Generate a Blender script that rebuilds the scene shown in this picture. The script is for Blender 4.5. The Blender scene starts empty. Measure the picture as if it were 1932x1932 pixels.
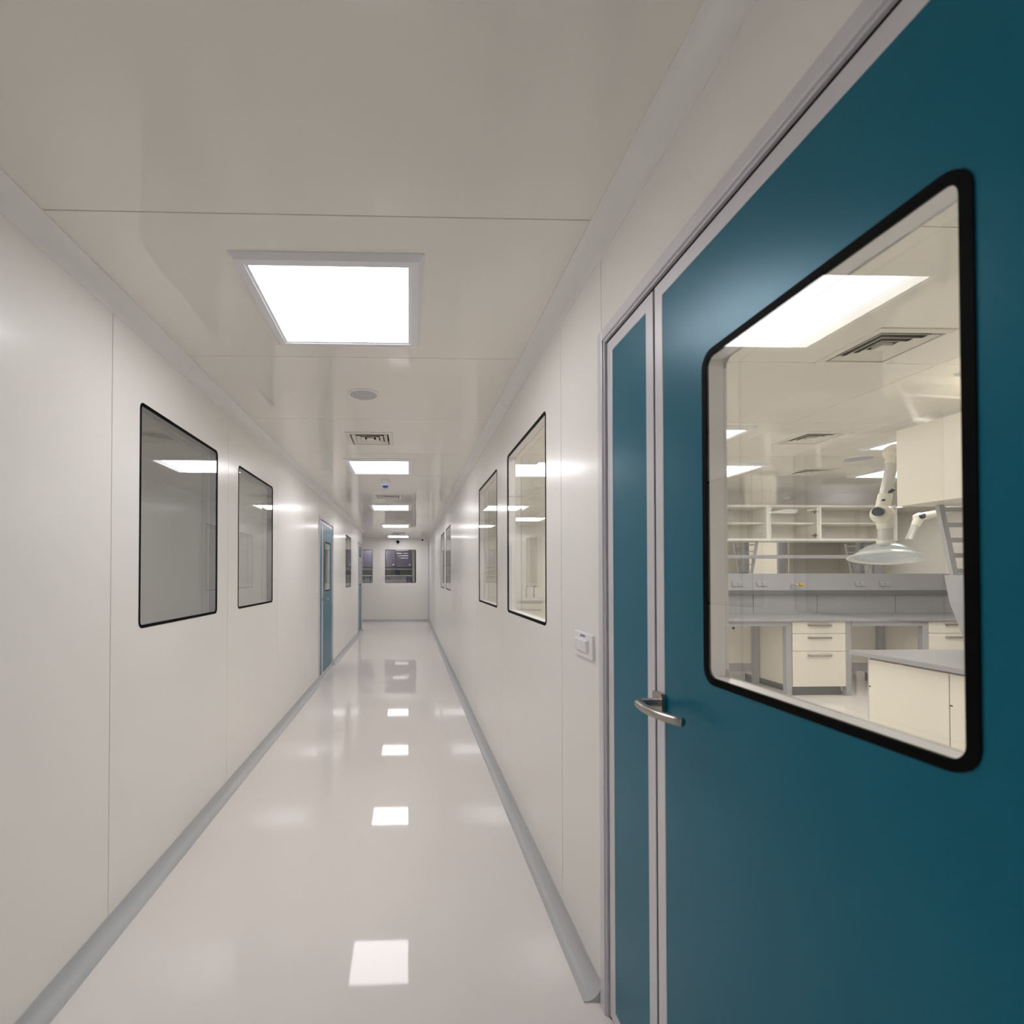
import bpy, bmesh, math, random
from mathutils import Vector, Matrix
random.seed(4)
PI = math.pi
sc = bpy.context.scene
COL = sc.collection

# ------------------------------------------------------------------ camera, world, exposure
F = 930.0
CAMZ = 1.385
cd = bpy.data.cameras.new('camera'); cam = bpy.data.objects.new('camera', cd); COL.objects.link(cam)
cd.sensor_fit = 'HORIZONTAL'; cd.sensor_width = 36.0
cd.lens = 36.0 * F / 1932.0
cam.location = (0, 0, CAMZ)
cam.rotation_euler = (math.radians(90 + 0.75), 0, math.radians(-1.5))
cd.shift_x = 171.6 / 1932.0
cd.shift_y = 106.8 / 1932.0
cd.clip_start = 0.02; cd.clip_end = 100
cd.dof.use_dof = True; cd.dof.focus_distance = 5.0; cd.dof.aperture_fstop = 4.5
sc.camera = cam
w = bpy.data.worlds.new('world'); sc.world = w; w.use_nodes = True
w.node_tree.nodes['Background'].inputs[0].default_value = (0.5, 0.52, 0.55, 1)
w.node_tree.nodes['Background'].inputs[1].default_value = 0.05
sc.view_settings.view_transform = 'Standard'; sc.view_settings.look = 'None'
sc.view_settings.gamma = 1.0; sc.view_settings.use_curve_mapping = False
sc.view_settings.exposure = 0.66
LAMP = 7.0            # radiance of the corridor ceiling panels
LAB_LAMP = 7.8        # radiance of the laboratory ceiling panels
LAMP_COL = (1.0, 0.965, 0.995)
sc.cycles.max_bounces = 11; sc.cycles.diffuse_bounces = 6; sc.cycles.glossy_bounces = 6
sc.cycles.transparent_max_bounces = 24; sc.cycles.transmission_bounces = 8
sc.cycles.sample_clamp_indirect = 6.0
sc.cycles.use_denoising = True
sc.cycles.use_adaptive_sampling = True; sc.cycles.adaptive_threshold = 0.04; sc.cycles.adaptive_min_samples = 16

# ------------------------------------------------------------------ measures
XR, XL = 0.63, -1.165          # corridor wall faces
TW = 0.05                      # panel wall thickness
HZ = 2.485                     # ceiling height
YB = 14.75                     # far wall face
YF = -4.2                      # wall behind the camera
YE = 12.48                     # where the left wall ends
LX1, LYB, LYF = 8.8, 10.9, -1.0   # laboratory
WZ0, WZ1 = CAMZ - 0.233, CAMZ + 0.757   # window heights

# ------------------------------------------------------------------ materials
def mat(name, col, rough=0.5, metal=0.0, spec=0.5, noise=0.0, nscale=6.0, bump=0.0, bscale=200, coat=0.0, coat_r=0.1, trans=0.0, ior=1.5, alpha=1.0, stretch=None):
    m = bpy.data.materials.new(name); m.use_nodes = True
    nt = m.node_tree; b = nt.nodes['Principled BSDF']
    b.inputs['Roughness'].default_value = rough; b.inputs['Metallic'].default_value = metal
    b.inputs['Specular IOR Level'].default_value = spec
    b.inputs['Coat Weight'].default_value = coat; b.inputs['Coat Roughness'].default_value = coat_r
    b.inputs['IOR'].default_value = ior
    b.inputs['Transmission Weight'].default_value = trans
    b.inputs['Alpha'].default_value = alpha
    tc = nt.nodes.new('ShaderNodeTexCoord'); mp = nt.nodes.new('ShaderNodeMapping')
    nt.links.new(tc.outputs['Object'], mp.inputs['Vector'])
    if stretch: mp.inputs['Scale'].default_value = stretch
    n = nt.nodes.new('ShaderNodeTexNoise'); n.inputs['Scale'].default_value = nscale; n.inputs['Detail'].default_value = 4
    nt.links.new(mp.outputs[0], n.inputs['Vector'])
    mx = nt.nodes.new('ShaderNodeMix'); mx.data_type = 'RGBA'
    k = noise
    mx.inputs[6].default_value = (col[0]*(1-k), col[1]*(1-k), col[2]*(1-k), 1)
    mx.inputs[7].default_value = (min(1, col[0]*(1+k)), min(1, col[1]*(1+k)), min(1, col[2]*(1+k)), 1)
    nt.links.new(n.outputs['Fac'], mx.inputs[0]); nt.links.new(mx.outputs[2], b.inputs['Base Color'])
    if bump > 0:
        n2 = nt.nodes.new('ShaderNodeTexNoise'); n2.inputs['Scale'].default_value = bscale; n2.inputs['Detail'].default_value = 2
        nt.links.new(mp.outputs[0], n2.inputs['Vector'])
        bp = nt.nodes.new('ShaderNodeBump'); bp.inputs['Strength'].default_value = bump; bp.inputs['Distance'].default_value = 0.002
        nt.links.new(n2.outputs['Fac'], bp.inputs['Height']); nt.links.new(bp.outputs[0], b.inputs['Normal'])
    return m

def glass_mat(name, tint, ior=1.6, rough=0.0):
    m = bpy.data.materials.new(name); m.use_nodes = True; nt = m.node_tree; nt.nodes.clear()
    out = nt.nodes.new('ShaderNodeOutputMaterial'); mix = nt.nodes.new('ShaderNodeMixShader')
    tr = nt.nodes.new('ShaderNodeBsdfTransparent'); tr.inputs[0].default_value = (*tint, 1)
    gl = nt.nodes.new('ShaderNodeBsdfGlossy'); gl.inputs['Roughness'].default_value = rough
    fr = nt.nodes.new('ShaderNodeFresnel'); fr.inputs['IOR'].default_value = ior
    ge = nt.nodes.new('ShaderNodeNewGeometry'); inv = nt.nodes.new('ShaderNodeMath'); inv.operation = 'SUBTRACT'; inv.inputs[0].default_value = 1.0
    mu = nt.nodes.new('ShaderNodeMath'); mu.operation = 'MULTIPLY'
    nt.links.new(ge.outputs['Backfacing'], inv.inputs[1]); nt.links.new(inv.outputs[0], mu.inputs[0]); nt.links.new(fr.outputs[0], mu.inputs[1])
    nt.links.new(mu.outputs[0], mix.inputs[0]); nt.links.new(tr.outputs[0], mix.inputs[1]); nt.links.new(gl.outputs[0], mix.inputs[2])
    nt.links.new(mix.outputs[0], out.inputs['Surface'])
    return m

def emit_mat(name, col, strength):
    m = bpy.data.materials.new(name); m.use_nodes = True; nt = m.node_tree; nt.nodes.clear()
    out = nt.nodes.new('ShaderNodeOutputMaterial'); e = nt.nodes.new('ShaderNodeEmission')
    e.inputs[0].default_value = (*col, 1); e.inputs[1].default_value = strength
    nt.links.new(e.outputs[0], out.inputs['Surface']); return m

M = {}
M['wall'] = mat('panel_wall_paint', (0.875, 0.86, 0.825), 0.30, spec=0.38, noise=0.008, nscale=2, coat=0.2, coat_r=0.13)
M['ceil'] = mat('ceiling_paint', (0.875, 0.852, 0.785), 0.06, spec=0.5, noise=0.008, nscale=2)
M['floor'] = mat('epoxy_floor', (0.84, 0.805, 0.78), 0.035, spec=0.27, noise=0.015, nscale=1.3, bump=0.012, bscale=14)
M['lab_wall'] = mat('lab_wall_paint', (0.86, 0.84, 0.79), 0.35, noise=0.01)
M['dim_wall'] = mat('grey_wall_paint', (0.78, 0.78, 0.74), 0.5, noise=0.01)
M['teal'] = mat('teal_door_paint', (0.0, 0.125, 0.20), 0.30, spec=0.42, noise=0.03, nscale=4, bump=0.03, bscale=900)
M['teal'].node_tree.nodes['Principled BSDF'].inputs['Specular Tint'].default_value = (0.3, 0.75, 1.0, 1)
M['alu'] = mat('painted_aluminium', (0.68, 0.67, 0.71), 0.32, metal=0.15, noise=0.02, nscale=30, stretch=(1, 1, 0.1))
M['base'] = mat('grey_cove_base', (0.50, 0.515, 0.53), 0.35, noise=0.015)
M['cove'] = mat('white_pvc_cove', (0.88, 0.87, 0.86), 0.4, noise=0.01)
M['black'] = mat('black_seal', (0.003, 0.003, 0.003), 0.6, spec=0.06, noise=0.1)
M['dark'] = mat('dark_gap', (0.03, 0.03, 0.035), 0.7, noise=0.1)
M['steel'] = mat('brushed_steel', (0.40, 0.37, 0.35), 0.28, metal=1.0, noise=0.05, nscale=60, stretch=(1, 8, 8))
M['chrome'] = mat('polished_steel', (0.75, 0.73, 0.70), 0.15, metal=1.0, noise=0.02)
M['white_pl'] = mat('white_plastic', (0.86, 0.85, 0.87), 0.3, noise=0.01)
M['lamp_trim'] = mat('lamp_trim_white', (0.84, 0.84, 0.87), 0.35, noise=0.01)
M['grille'] = mat('speaker_mesh', (0.55, 0.55, 0.58), 0.6, noise=0.15, nscale=400)
M['vent'] = mat('vent_white', (0.78, 0.75, 0.68), 0.35, noise=0.01)
M['duct_dark'] = mat('duct_interior', (0.07, 0.075, 0.075), 0.7, noise=0.1)
M['blue'] = mat('blue_plastic', (0.01, 0.12, 0.50), 0.3, noise=0.03)
M['ink'] = mat('blue_ink', (0.12, 0.10, 0.45), 0.6, noise=0.1)
M['cream'] = mat('cream_laminate', (0.86, 0.82, 0.735), 0.4, noise=0.01)
M['white_lam'] = mat('white_laminate', (0.87, 0.85, 0.81), 0.35, noise=0.01)
M['grey_top'] = mat('grey_worktop', (0.36, 0.36, 0.385), 0.33, noise=0.04, nscale=80)
M['grey_metal'] = mat('grey_bench_metal', (0.40, 0.40, 0.43), 0.4, noise=0.02)
M['light_grey'] = mat('light_grey_metal', (0.50, 0.51, 0.54), 0.4, noise=0.02)
M['kick'] = mat('dark_grey_plinth', (0.13, 0.13, 0.14), 0.5, noise=0.03)
M['yellow'] = mat('yellow_knob', (0.75, 0.45, 0.02), 0.35, noise=0.03)
M['arm_white'] = mat('arm_white_plastic', (0.78, 0.75, 0.67), 0.3, noise=0.01)
M['arm_tube'] = mat('arm_tube_aluminium', (0.62, 0.61, 0.60), 0.3, metal=0.2, noise=0.02)
M['knob'] = mat('dark_blue_knob', (0.035, 0.045, 0.06), 0.35, noise=0.05)
M['dk_cab'] = mat('dark_grey_cabinet', (0.14, 0.13, 0.175), 0.10, noise=0.05)
M['md_cab'] = mat('mid_grey_cabinet', (0.33, 0.33, 0.36), 0.4, noise=0.03)
M['glass'] = glass_mat('window_glass', (0.985, 0.985, 0.97), 1.66)
M['glass_grey'] = glass_mat('tinted_window_glass', (0.925, 0.925, 0.925), 1.75)
M['glass_cab'] = glass_mat('cabinet_glass', (0.985, 0.985, 0.98), 1.45)
M['hoodpl'] = glass_mat('clear_hood_plastic', (0.90, 0.93, 0.95), 1.75, 0.12)
def haze(m, col, fac):
    nt = m.node_tree; out = next(n for n in nt.nodes if n.type == 'OUTPUT_MATERIAL'); src = out.inputs['Surface'].links[0].from_socket
    d = nt.nodes.new('ShaderNodeBsdfDiffuse'); d.inputs[0].default_value = (*col, 1)
    tl = nt.nodes.new('ShaderNodeBsdfTranslucent'); tl.inputs[0].default_value = (*col, 1)
    ad = nt.nodes.new('ShaderNodeMixShader'); nt.links.new(d.outputs[0], ad.inputs[1]); nt.links.new(tl.outputs[0], ad.inputs[2])
    mx = nt.nodes.new('ShaderNodeMixShader'); mx.inputs[0].default_value = fac
    nt.links.new(src, mx.inputs[1]); nt.links.new(ad.outputs[0], mx.inputs[2]); nt.links.new(mx.outputs[0], out.inputs['Surface'])
haze(M['hoodpl'], (0.85, 0.9, 0.93), 0.22)
M['rim'] = mat('frosted_hood_rim', (0.80, 0.82, 0.82), 0.25, noise=0.01, alpha=0.75)
M['lamp'] = emit_mat('lamp_panel', LAMP_COL, LAMP)
M['lamp_lab'] = emit_mat('lab_lamp_panel', (1.0, 0.965, 0.935), LAB_LAMP)

# ------------------------------------------------------------------ helpers
def link(o): COL.objects.link(o); return o
def wloc(o):
    v = Vector((0, 0, 0))
    while o: v = v + o.location; o = o.parent
    return v
def tag(o, label=None, cat=None, group=None, kind=None):
    if label: o['label'] = label
    if cat: o['category'] = cat
    if group: o['group'] = group
    if kind: o['kind'] = kind
    return o
def thing(name, label, cat, loc, group=None, kind=None):
    o = link(bpy.data.objects.new(name, None)); o.location = loc; o.empty_display_size = 0.05
    return tag(o, label, cat, group, kind)
def obj(name, bm, m, parent=None, label=None, cat=None, group=None, kind=None, smooth=False, bev=0.0, recalc=True):
    if recalc: bmesh.ops.recalc_face_normals(bm, faces=bm.faces[:])
    if parent: off = wloc(parent)
    else:
        xs = [v.co.x for v in bm.verts]; ys = [v.co.y for v in bm.verts]; zs = [v.co.z for v in bm.verts]
        off = Vector(((min(xs)+max(xs))/2, (min(ys)+max(ys))/2, min(zs)))
    for v in bm.verts: v.co -= off
    me = bpy.data.meshes.new(name); bm.to_mesh(me); bm.free()
    me.materials.append(M[m] if isinstance(m, str) else m)
    o = link(bpy.data.objects.new(name, me))
    if parent: o.parent = parent
    else: o.location = off
    if smooth:
        for p in me.polygons: p.use_smooth = True
        me.set_sharp_from_angle(angle=math.radians(40))
    if bev > 0:
        md = o.modifiers.new('bevel', 'BEVEL'); md.width = bev; md.segments = 2; md.limit_method = 'ANGLE'; md.angle_limit = math.radians(40)
    return tag(o, label, cat, group, kind)
def copy_tree(o, parent=None, data=None):
    c = o.copy(); link(c); c.parent = parent
    for ch in list(o.children): copy_tree(ch, c)
    return c
def box(bm, x0, x1, y0, y1, z0, z1):
    vs = [bm.verts.new((x, y, z)) for x in (x0, x1) for y in (y0, y1) for z in (z0, z1)]
    for f in ((0,1,3,2), (4,6,7,5), (0,4,5,1), (2,3,7,6), (0,2,6,4), (1,5,7,3)):
        bm.faces.new([vs[i] for i in f])
def B(*boxes):
    bm = bmesh.new()
    for b in boxes: box(bm, *b)
    return bm
def mp3(axis, c, u, v):
    # axis x: (c,u,v)  axis y: (u,c,v)  axis z: (u,v,c)
    return (c, u, v) if axis == 'x' else ((u, c, v) if axis == 'y' else (u, v, c))
def grid_wall(bm, axis, front, back, u0, u1, v0, v1, holes=(), us=(), vs=(), sw=0.004, sd=0.008):
    sgn = 1 if back > front else -1
    ub = {u0, u1}; vb = {v0, v1}
    for a, b, c, d in holes: ub |= {a, b}; vb |= {c, d}
    for s in us:
        if u0 < s < u1: ub |= {s-sw/2, s+sw/2}
    for s in vs:
        if v0 < s < v1: vb |= {s-sw/2, s+sw/2}
    ub = sorted(x for x in ub if u0-1e-9 <= x <= u1+1e-9); vb = sorted(x for x in vb if v0-1e-9 <= x <= v1+1e-9)
    def dep(i, j):
        if i < 0 or j < 0 or i >= len(ub)-1 or j >= len(vb)-1: return None
        uc = (ub[i]+ub[i+1])/2; vc = (vb[j]+vb[j+1])/2
        for a, b, c, d in holes:
            if a < uc < b and c < vc < d: return None
        for s in us:
            if abs(uc-s) < sw/2: return sd
        for s in vs:
            if abs(vc-s) < sw/2: return sd
        return 0.0
    def q(pts): bm.faces.new([bm.verts.new(p) for p in pts])
    T = abs(back-front)
    for i in range(len(ub)-1):
        for j in range(len(vb)-1):
            d = dep(i, j)
            if d is None: continue
            a, b, c, e = ub[i], ub[i+1], vb[j], vb[j+1]
            cf = front + sgn*d
            q([mp3(axis, cf, a, c), mp3(axis, cf, b, c), mp3(axis, cf, b, e), mp3(axis, cf, a, e)])
            q([mp3(axis, back, a, c), mp3(axis, back, a, e), mp3(axis, back, b, e), mp3(axis, back, b, c)])
            for (ni, nj, p, r) in ((i-1, j, (a, c), (a, e)), (i+1, j, (b, e), (b, c)), (i, j-1, (b, c), (a, c)), (i, j+1, (a, e), (b, e))):
                nd = dep(ni, nj)
                to = back if nd is None else (front+sgn*nd if nd > d else None)
                if to is None: continue
                q([mp3(axis, cf, *p), mp3(axis, cf, *r), mp3(axis, to, *r), mp3(axis, to, *p)])
    bmesh.ops.remove_doubles(bm, verts=bm.verts[:], dist=1e-5)
def rrect(u0, u1, v0, v1, r, n=7):
    pts = []
    for cu, cv, a0 in ((u1-r, v1-r, 0), (u0+r, v1-r, 90), (u0+r, v0+r, 180), (u1-r, v0+r, 270)):
        for k in range(n):
            a = math.radians(a0 + 90*k/(n-1)); pts.append((cu + r*math.cos(a), cv + r*math.sin(a)))
    return pts
def prism(bm, axis, pts, c0, c1):
    a = [bm.verts.new(mp3(axis, c0, *p)) for p in pts]; b = [bm.verts.new(mp3(axis, c1, *p)) for p in pts]
    bm.faces.new(a); bm.faces.new(b[::-1]); n = len(pts)
    for i in range(n): bm.faces.new((a[i], a[(i+1) % n], b[(i+1) % n], b[i]))
def ring(bm, axis, outer, inner, c0, c1):
    L = [[bm.verts.new(mp3(axis, c, *p)) for p in pts] for c in (c0, c1) for pts in (outer, inner)]
    o0, i0, o1, i1 = L; n = len(outer)
    for i in range(n):
        j = (i+1) % n
        bm.faces.new((o0[i], o0[j], i0[j], i0[i])); bm.faces.new((o1[i], i1[i], i1[j], o1[j]))
        bm.faces.new((o0[i], o1[i], o1[j], o0[j])); bm.faces.new((i0[i], i0[j], i1[j], i1[i]))
def rect(u0, u1, v0, v1): return [(u0, v0), (u1, v0), (u1, v1), (u0, v1)]
def tube(bm, pts, r, seg=16, caps=True):
    pts = [Vector(p) for p in pts]; rs = r if isinstance(r, (list, tuple)) else [r]*len(pts)
    up = None; rings = []
    for i, p in enumerate(pts):
        d = (pts[min(i+1, len(pts)-1)] - pts[max(i-1, 0)]).normalized()
        if up is None:
            up = Vector((0, 0, 1)) if abs(d.z) < 0.9 else Vector((1, 0, 0))
        a = (up - d*up.dot(d)).normalized(); up = a; b = d.cross(a)
        rings.append([bm.verts.new(p + (a*math.cos(2*PI*k/seg) + b*math.sin(2*PI*k/seg))*rs[i]) for k in range(seg)])
    for i in range(len(rings)-1):
        for k in range(seg):
            bm.faces.new((rings[i][k], rings[i][(k+1) % seg], rings[i+1][(k+1) % seg], rings[i+1][k]))
    if caps: bm.faces.new(rings[0][::-1]); bm.faces.new(rings[-1])
def lathe(bm, prof, center, seg=40, mtx=None, close=False):
    c = Vector(center); rings = []
    for r, z in prof:
        row = []
        for k in range(seg):
            v = Vector((r*math.cos(2*PI*k/seg), r*math.sin(2*PI*k/seg), z))
            if mtx: v = mtx @ v
            row.append(bm.verts.new(c + v))
        rings.append(row)
    n = len(rings)
    for i in range(n if close else n-1):
        for k in range(seg):
            bm.faces.new((rings[i][k], rings[i][(k+1) % seg], rings[(i+1) % n][(k+1) % seg], rings[(i+1) % n][k]))
    if not close:
        bm.faces.new(rings[0][::-1]); bm.faces.new(rings[-1])
def arc(cx, cy, r, a0, a1, n=8): return [(cx + r*math.cos(math.radians(a0+(a1-a0)*k/n)), cy + r*math.sin(math.radians(a0+(a1-a0)*k/n))) for k in range(n+1)]

# ------------------------------------------------------------------ openings
WR = [(2.23, 3.11), (3.47, 4.37), (7.28, 8.18), (8.55, 9.45)]
WL = [(2.163, 3.04), (3.405, 4.27), (9.21, 10.06)]
WBK = [(-1.99, -1.065), (-0.69, 0.235)]
IN = 0.009
def hole(a, b): return (a+IN, b-IN, WZ0+IN, WZ1-IN)
DR = (0.29, 1.587)                    # right door frame, outer
DL1 = (6.46, 7.66); DL2 = (11.43, 12.40)
DZ = CAMZ + 0.783
DI = 0.006
def dhole(a, b): return (a+DI, b-DI, -0.01, DZ-DI)

# ------------------------------------------------------------------ structure
DIFF = [(-0.49, 3.79), (-0.465, 6.74), (-0.45, 9.72), (-0.44, 12.72)]      # diffuser corner (x0, y0), 0.37 square
LDIFF = [(2.10, 2.12), (3.05, 3.68), (4.09, 4.95)]
ch = [(x+0.02, x+0.35, y+0.02, y+0.35) for x, y in DIFF+LDIFF]
bm = bmesh.new()
grid_wall(bm, 'z', HZ, HZ+0.12, -5.2, LX1+0.1, YF-0.1, 17.6, holes=ch, vs=[1.50+0.985*k for k in range(-5, 14)], us=[2.77, 5.6])
obj('ceiling', bm, 'ceil', label='smooth cream panel ceiling over the corridor and laboratory', cat='ceiling', kind='structure')
bm = B((-5.2, LX1+0.1, YF-0.1, 17.6, -0.1, 0.0))
obj('floor', bm, 'floor', label='glossy pale epoxy floor mirroring the ceiling lights', cat='floor', kind='structure')

bm = bmesh.new()
grid_wall(bm, 'x', XR, XR+TW, YF, YB, 0, HZ, holes=[hole(*p) for p in WR]+[dhole(*DR)],
          us=[-3.4, -2.2, -1.0, 1.583, 2.01, 3.30, 4.52, 5.80, 7.08, 8.38, 9.75, 11.0, 12.25, 13.5])
obj('wall_right', bm, 'wall', label='cream panel wall with the big teal door, right of the corridor', cat='wall', kind='structure')
bm = bmesh.new()
grid_wall(bm, 'x', XL, XL-TW, YF, YE, 0, HZ, holes=[hole(*p) for p in WL]+[dhole(*DL1), dhole(*DL2)],
          us=[-2.9, -1.7, -0.5, 0.73, 1.963, 3.215, 4.43, 5.64, 6.44, 7.68, 8.96, 10.2])
obj('wall_left', bm, 'wall', label='cream panel wall along the left of the corridor', cat='wall', kind='structure')
bm = bmesh.new()
grid_wall(bm, 'y', YB, YB+TW, -5.2, XR+TW, 0, HZ, holes=[hole(*p) for p in WBK], us=[-3.5, -2.15, -0.88, 0.44])
obj('wall_back', bm, 'wall', label='cream panel wall with two dark windows at corridor end', cat='wall', kind='structure')
obj('wall_branch', B((-5.2, XL, YE, YE+0.02, 0, HZ), (-5.2, XL-TW, YE-0.06, YE, 0, HZ)), 'wall', label='wall turning the left corner at the corridor end', cat='wall', kind='structure')
obj('wall_front', B((XL-TW, XR+TW, YF-0.08, YF, 0, HZ)), 'wall', label='corridor wall behind the viewpoint', cat='wall', kind='structure')
obj('wall_branch_end', B((-5.3, -5.2, YE, YB, 0, HZ)), 'wall', label='far end wall of the side corridor', cat='wall', kind='structure')
# laboratory shell
obj('wall_lab_back', B((XR+TW, LX1, LYB, LYB+0.08, 0, HZ)), 'lab_wall', label='far cream wall of the laboratory', cat='wall', kind='structure')
obj('wall_lab_right', B((LX1, LX1+0.08, LYF-0.08, LYB+0.08, 0, HZ)), 'lab_wall', label='cream side wall of the laboratory', cat='wall', kind='structure')
obj('wall_lab_front', B((XR+TW, LX1, LYF-0.08, LYF, 0, HZ)), 'lab_wall', label='near cream wall of the laboratory', cat='wall', kind='structure')
# dim rooms on the left
obj('wall_left_rooms', B((-3.3, -3.2, -0.6, YE-0.06, 0, HZ), (-3.2, XL-TW, -0.6, -0.5, 0, HZ), (-3.2, XL-TW, 3.17, 3.25, 0, HZ), (-3.2, XL-TW, 5.4, 5.48, 0, HZ)), 'dim_wall', label='grey walls of the unlit rooms behind the left windows', cat='wall', kind='structure')
obj('wall_end_room', B((-5.2, 1.6, 17.4, 17.5, 0, HZ), (1.6, 1.7, YB+TW, 17.5, 0, HZ)), 'dim_wall', label='walls of the unlit room beyond the corridor end', cat='wall', kind='structure')

def fill_light(name, loc, w):  # unseen fill light added to brighten the rooms behind the grey windows
    ld = bpy.data.lights.new(name, 'AREA'); ld.energy = w; ld.shape = 'SQUARE'; ld.size = 0.55; ld.color = (1, 0.98, 1)
    o = link(bpy.data.objects.new(name, ld)); o.location = loc
for y in (1.2, 4.3, 9.0): fill_light('added_fill_light', (-2.4, y, HZ-0.01), 8.0)
fill_light('added_fill_light', (-1.0, 15.35, HZ-0.01), 15.0)

# coved baseboards and ceiling coves (concave quarter profile)
def cove_profile(b, n=8):
    # corner at (0,0); extends b along +p and +q, concave
    return [(0, 0), (b, 0), (b, 0.004)] + [(b - 0.002 - (b-0.006)*math.sin(math.radians(90*k/n)) , 0.004 + (b-0.006)*(1-math.cos(math.radians(90*k/n)))) for k in range(1, n+1)] + [(0.004, b), (0, b)]
def cove_run(bm, axis, xc, zc, sx, sz, a, b, size):
    prof = [(xc + sx*p, zc + sz*q) for p, q in cove_profile(size)]
    if axis == 'y':
        A = [bm.verts.new((p, a, q)) for p, q in prof]; Bv = [bm.verts.new((p, b, q)) for p, q in prof]
    else:
        A = [bm.verts.new((a, p, q)) for p, q in prof]; Bv = [bm.verts.new((b, p, q)) for p, q in prof]
    n = len(prof); bm.faces.new(A); bm.faces.new(Bv[::-1])
    for i in range(n): bm.faces.new((A[i], A[(i+1) % n], Bv[(i+1) % n], Bv[i]))
b = 0.060; c = 0.066
bm = bmesh.new(); cove_run(bm, 'y', XR, 0, -1, 1, 1.60, YB, b); cove_run(bm, 'y', XR, 0, -1, 1, YF, 0.27, b)
obj('baseboard_right', bm, 'base', label='grey coved baseboard along the right corridor wall', cat='baseboard', kind='structure', smooth=True)
bm = bmesh.new()
for a_, b_ in ((YF, DL1[0]-0.01), (DL1[1]+0.01, DL2[0]-0.01), (DL2[1]+0.01, YE+0.02)): cove_run(bm, 'y', XL, 0, 1, 1, a_, b_, b)
obj('baseboard_left', bm, 'base', label='grey coved baseboard along the left corridor wall', cat='baseboard', kind='structure', smooth=True)
bm = bmesh.new(); cove_run(bm, 'x', YB, 0, -1, 1, -5.2, XR, b)
obj('baseboard_back', bm, 'base', label='grey coved baseboard under the end windows', cat='baseboard', kind='structure', smooth=True)
bm = bmesh.new()
for a_, b_ in ((YF, -0.9), (-0.897, 3.10), (3.103, 7.1), (7.103, 11.1), (11.103, YB)): cove_run(bm, 'y', XR, HZ, -1, -1, a_, b_, c)
obj('trim_1', bm, 'cove', label='white curved ceiling cove on the right', cat='trim', kind='structure', smooth=True)
bm = bmesh.new()
for a_, b_ in ((YF, -1.3), (-1.297, 2.60), (2.603, 6.6), (6.603, 10.6), (10.603, YE+0.02)): cove_run(bm, 'y', XL, HZ, 1, -1, a_, b_, c)
obj('trim_2', bm, 'cove', label='white curved ceiling cove on the left', cat='trim', kind='structure', smooth=True)
bm = bmesh.new(); cove_run(bm, 'x', YB, HZ, -1, -1, -5.2, XR, c)
obj('trim_3', bm, 'cove', label='white curved ceiling cove over the end wall', cat='trim', kind='structure', smooth=True)
obj('trim_4', B((XR-0.035, XR, YB-0.035, YB, b, HZ-c)), 'alu', label='grey vertical corner strip at the right end corner', cat='trim', kind='structure', bev=0.01)
obj('trim_5', B((XL-0.02, XL+0.006, YE+0.0, YE+0.026, 0, HZ-c)), 'alu', label='grey vertical edge strip where the left wall ends', cat='trim', kind='structure', bev=0.004)

# ------------------------------------------------------------------ flush windows
nwin = 0
def window(axis, front, back, u0, u1, label, glass='glass'):
    global nwin; nwin += 1
    s = 1 if back > front else -1
    t = thing('window_%d' % nwin, label, 'window', mp3(axis, (front+back)/2, (u0+u1)/2, WZ0), kind='structure')
    o = rrect(u0, u1, WZ0, WZ1, 0.030); i = rrect(u0+0.014, u1-0.014, WZ0+0.014, WZ1-0.014, 0.016)
    for fr, sg in ((front, s), (back, -s)):
        bm = bmesh.new(); ring(bm, axis, o, i, fr - sg*0.0012, fr + sg*0.006)
        obj('gasket' if sg == s else 'rear_gasket', bm, 'black' if sg == s else 'white_pl', t)
        bm = bmesh.new(); prism(bm, axis, i, fr + sg*0.0006, fr + sg*0.006)
        obj('pane', bm, glass, t)
    # lining between the panes; greyed at tinted windows to stand in for shade
    bm = bmesh.new(); h = IN
    a, b_, c_, d = u0+h+0.001, u1-h-0.001, WZ0+h+0.001, WZ1-h-0.001
    ring(bm, axis, rect(a, b_, c_, d), rect(a+0.004, b_-0.004, c_+0.004, d-0.004), front + s*0.0065, back - s*0.0065)
    obj('lining', bm, 'white_pl' if glass == 'glass' else 'grey_metal', t)
    return t
window('x', XR, XR+TW, *WR[0], 'bright black-edged window nearest the light switch on the right wall')
window('x', XR, XR+TW, *WR[1], 'second bright black-edged window on the right wall')
window('x', XR, XR+TW, *WR[2], 'third right-wall window, nearer of the far pair')
window('x', XR, XR+TW, *WR[3], 'fourth right-wall window, farther of the far pair')
window('x', XL, XL-TW, *WL[0], 'large grey window nearest the camera on the left wall', 'glass_grey')
window('x', XL, XL-TW, *WL[1], 'second grey window on the left wall', 'glass_grey')
window('x', XL, XL-TW, *WL[2], 'grey left-wall window between the two far teal doors', 'glass_grey')
window('y', YB, YB+TW, *WBK[0], 'end-wall window half hidden by the left wall corner', 'glass_grey')
window('y', YB, YB+TW, *WBK[1], 'dark square window in the middle of the end wall', 'glass_grey')

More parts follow.
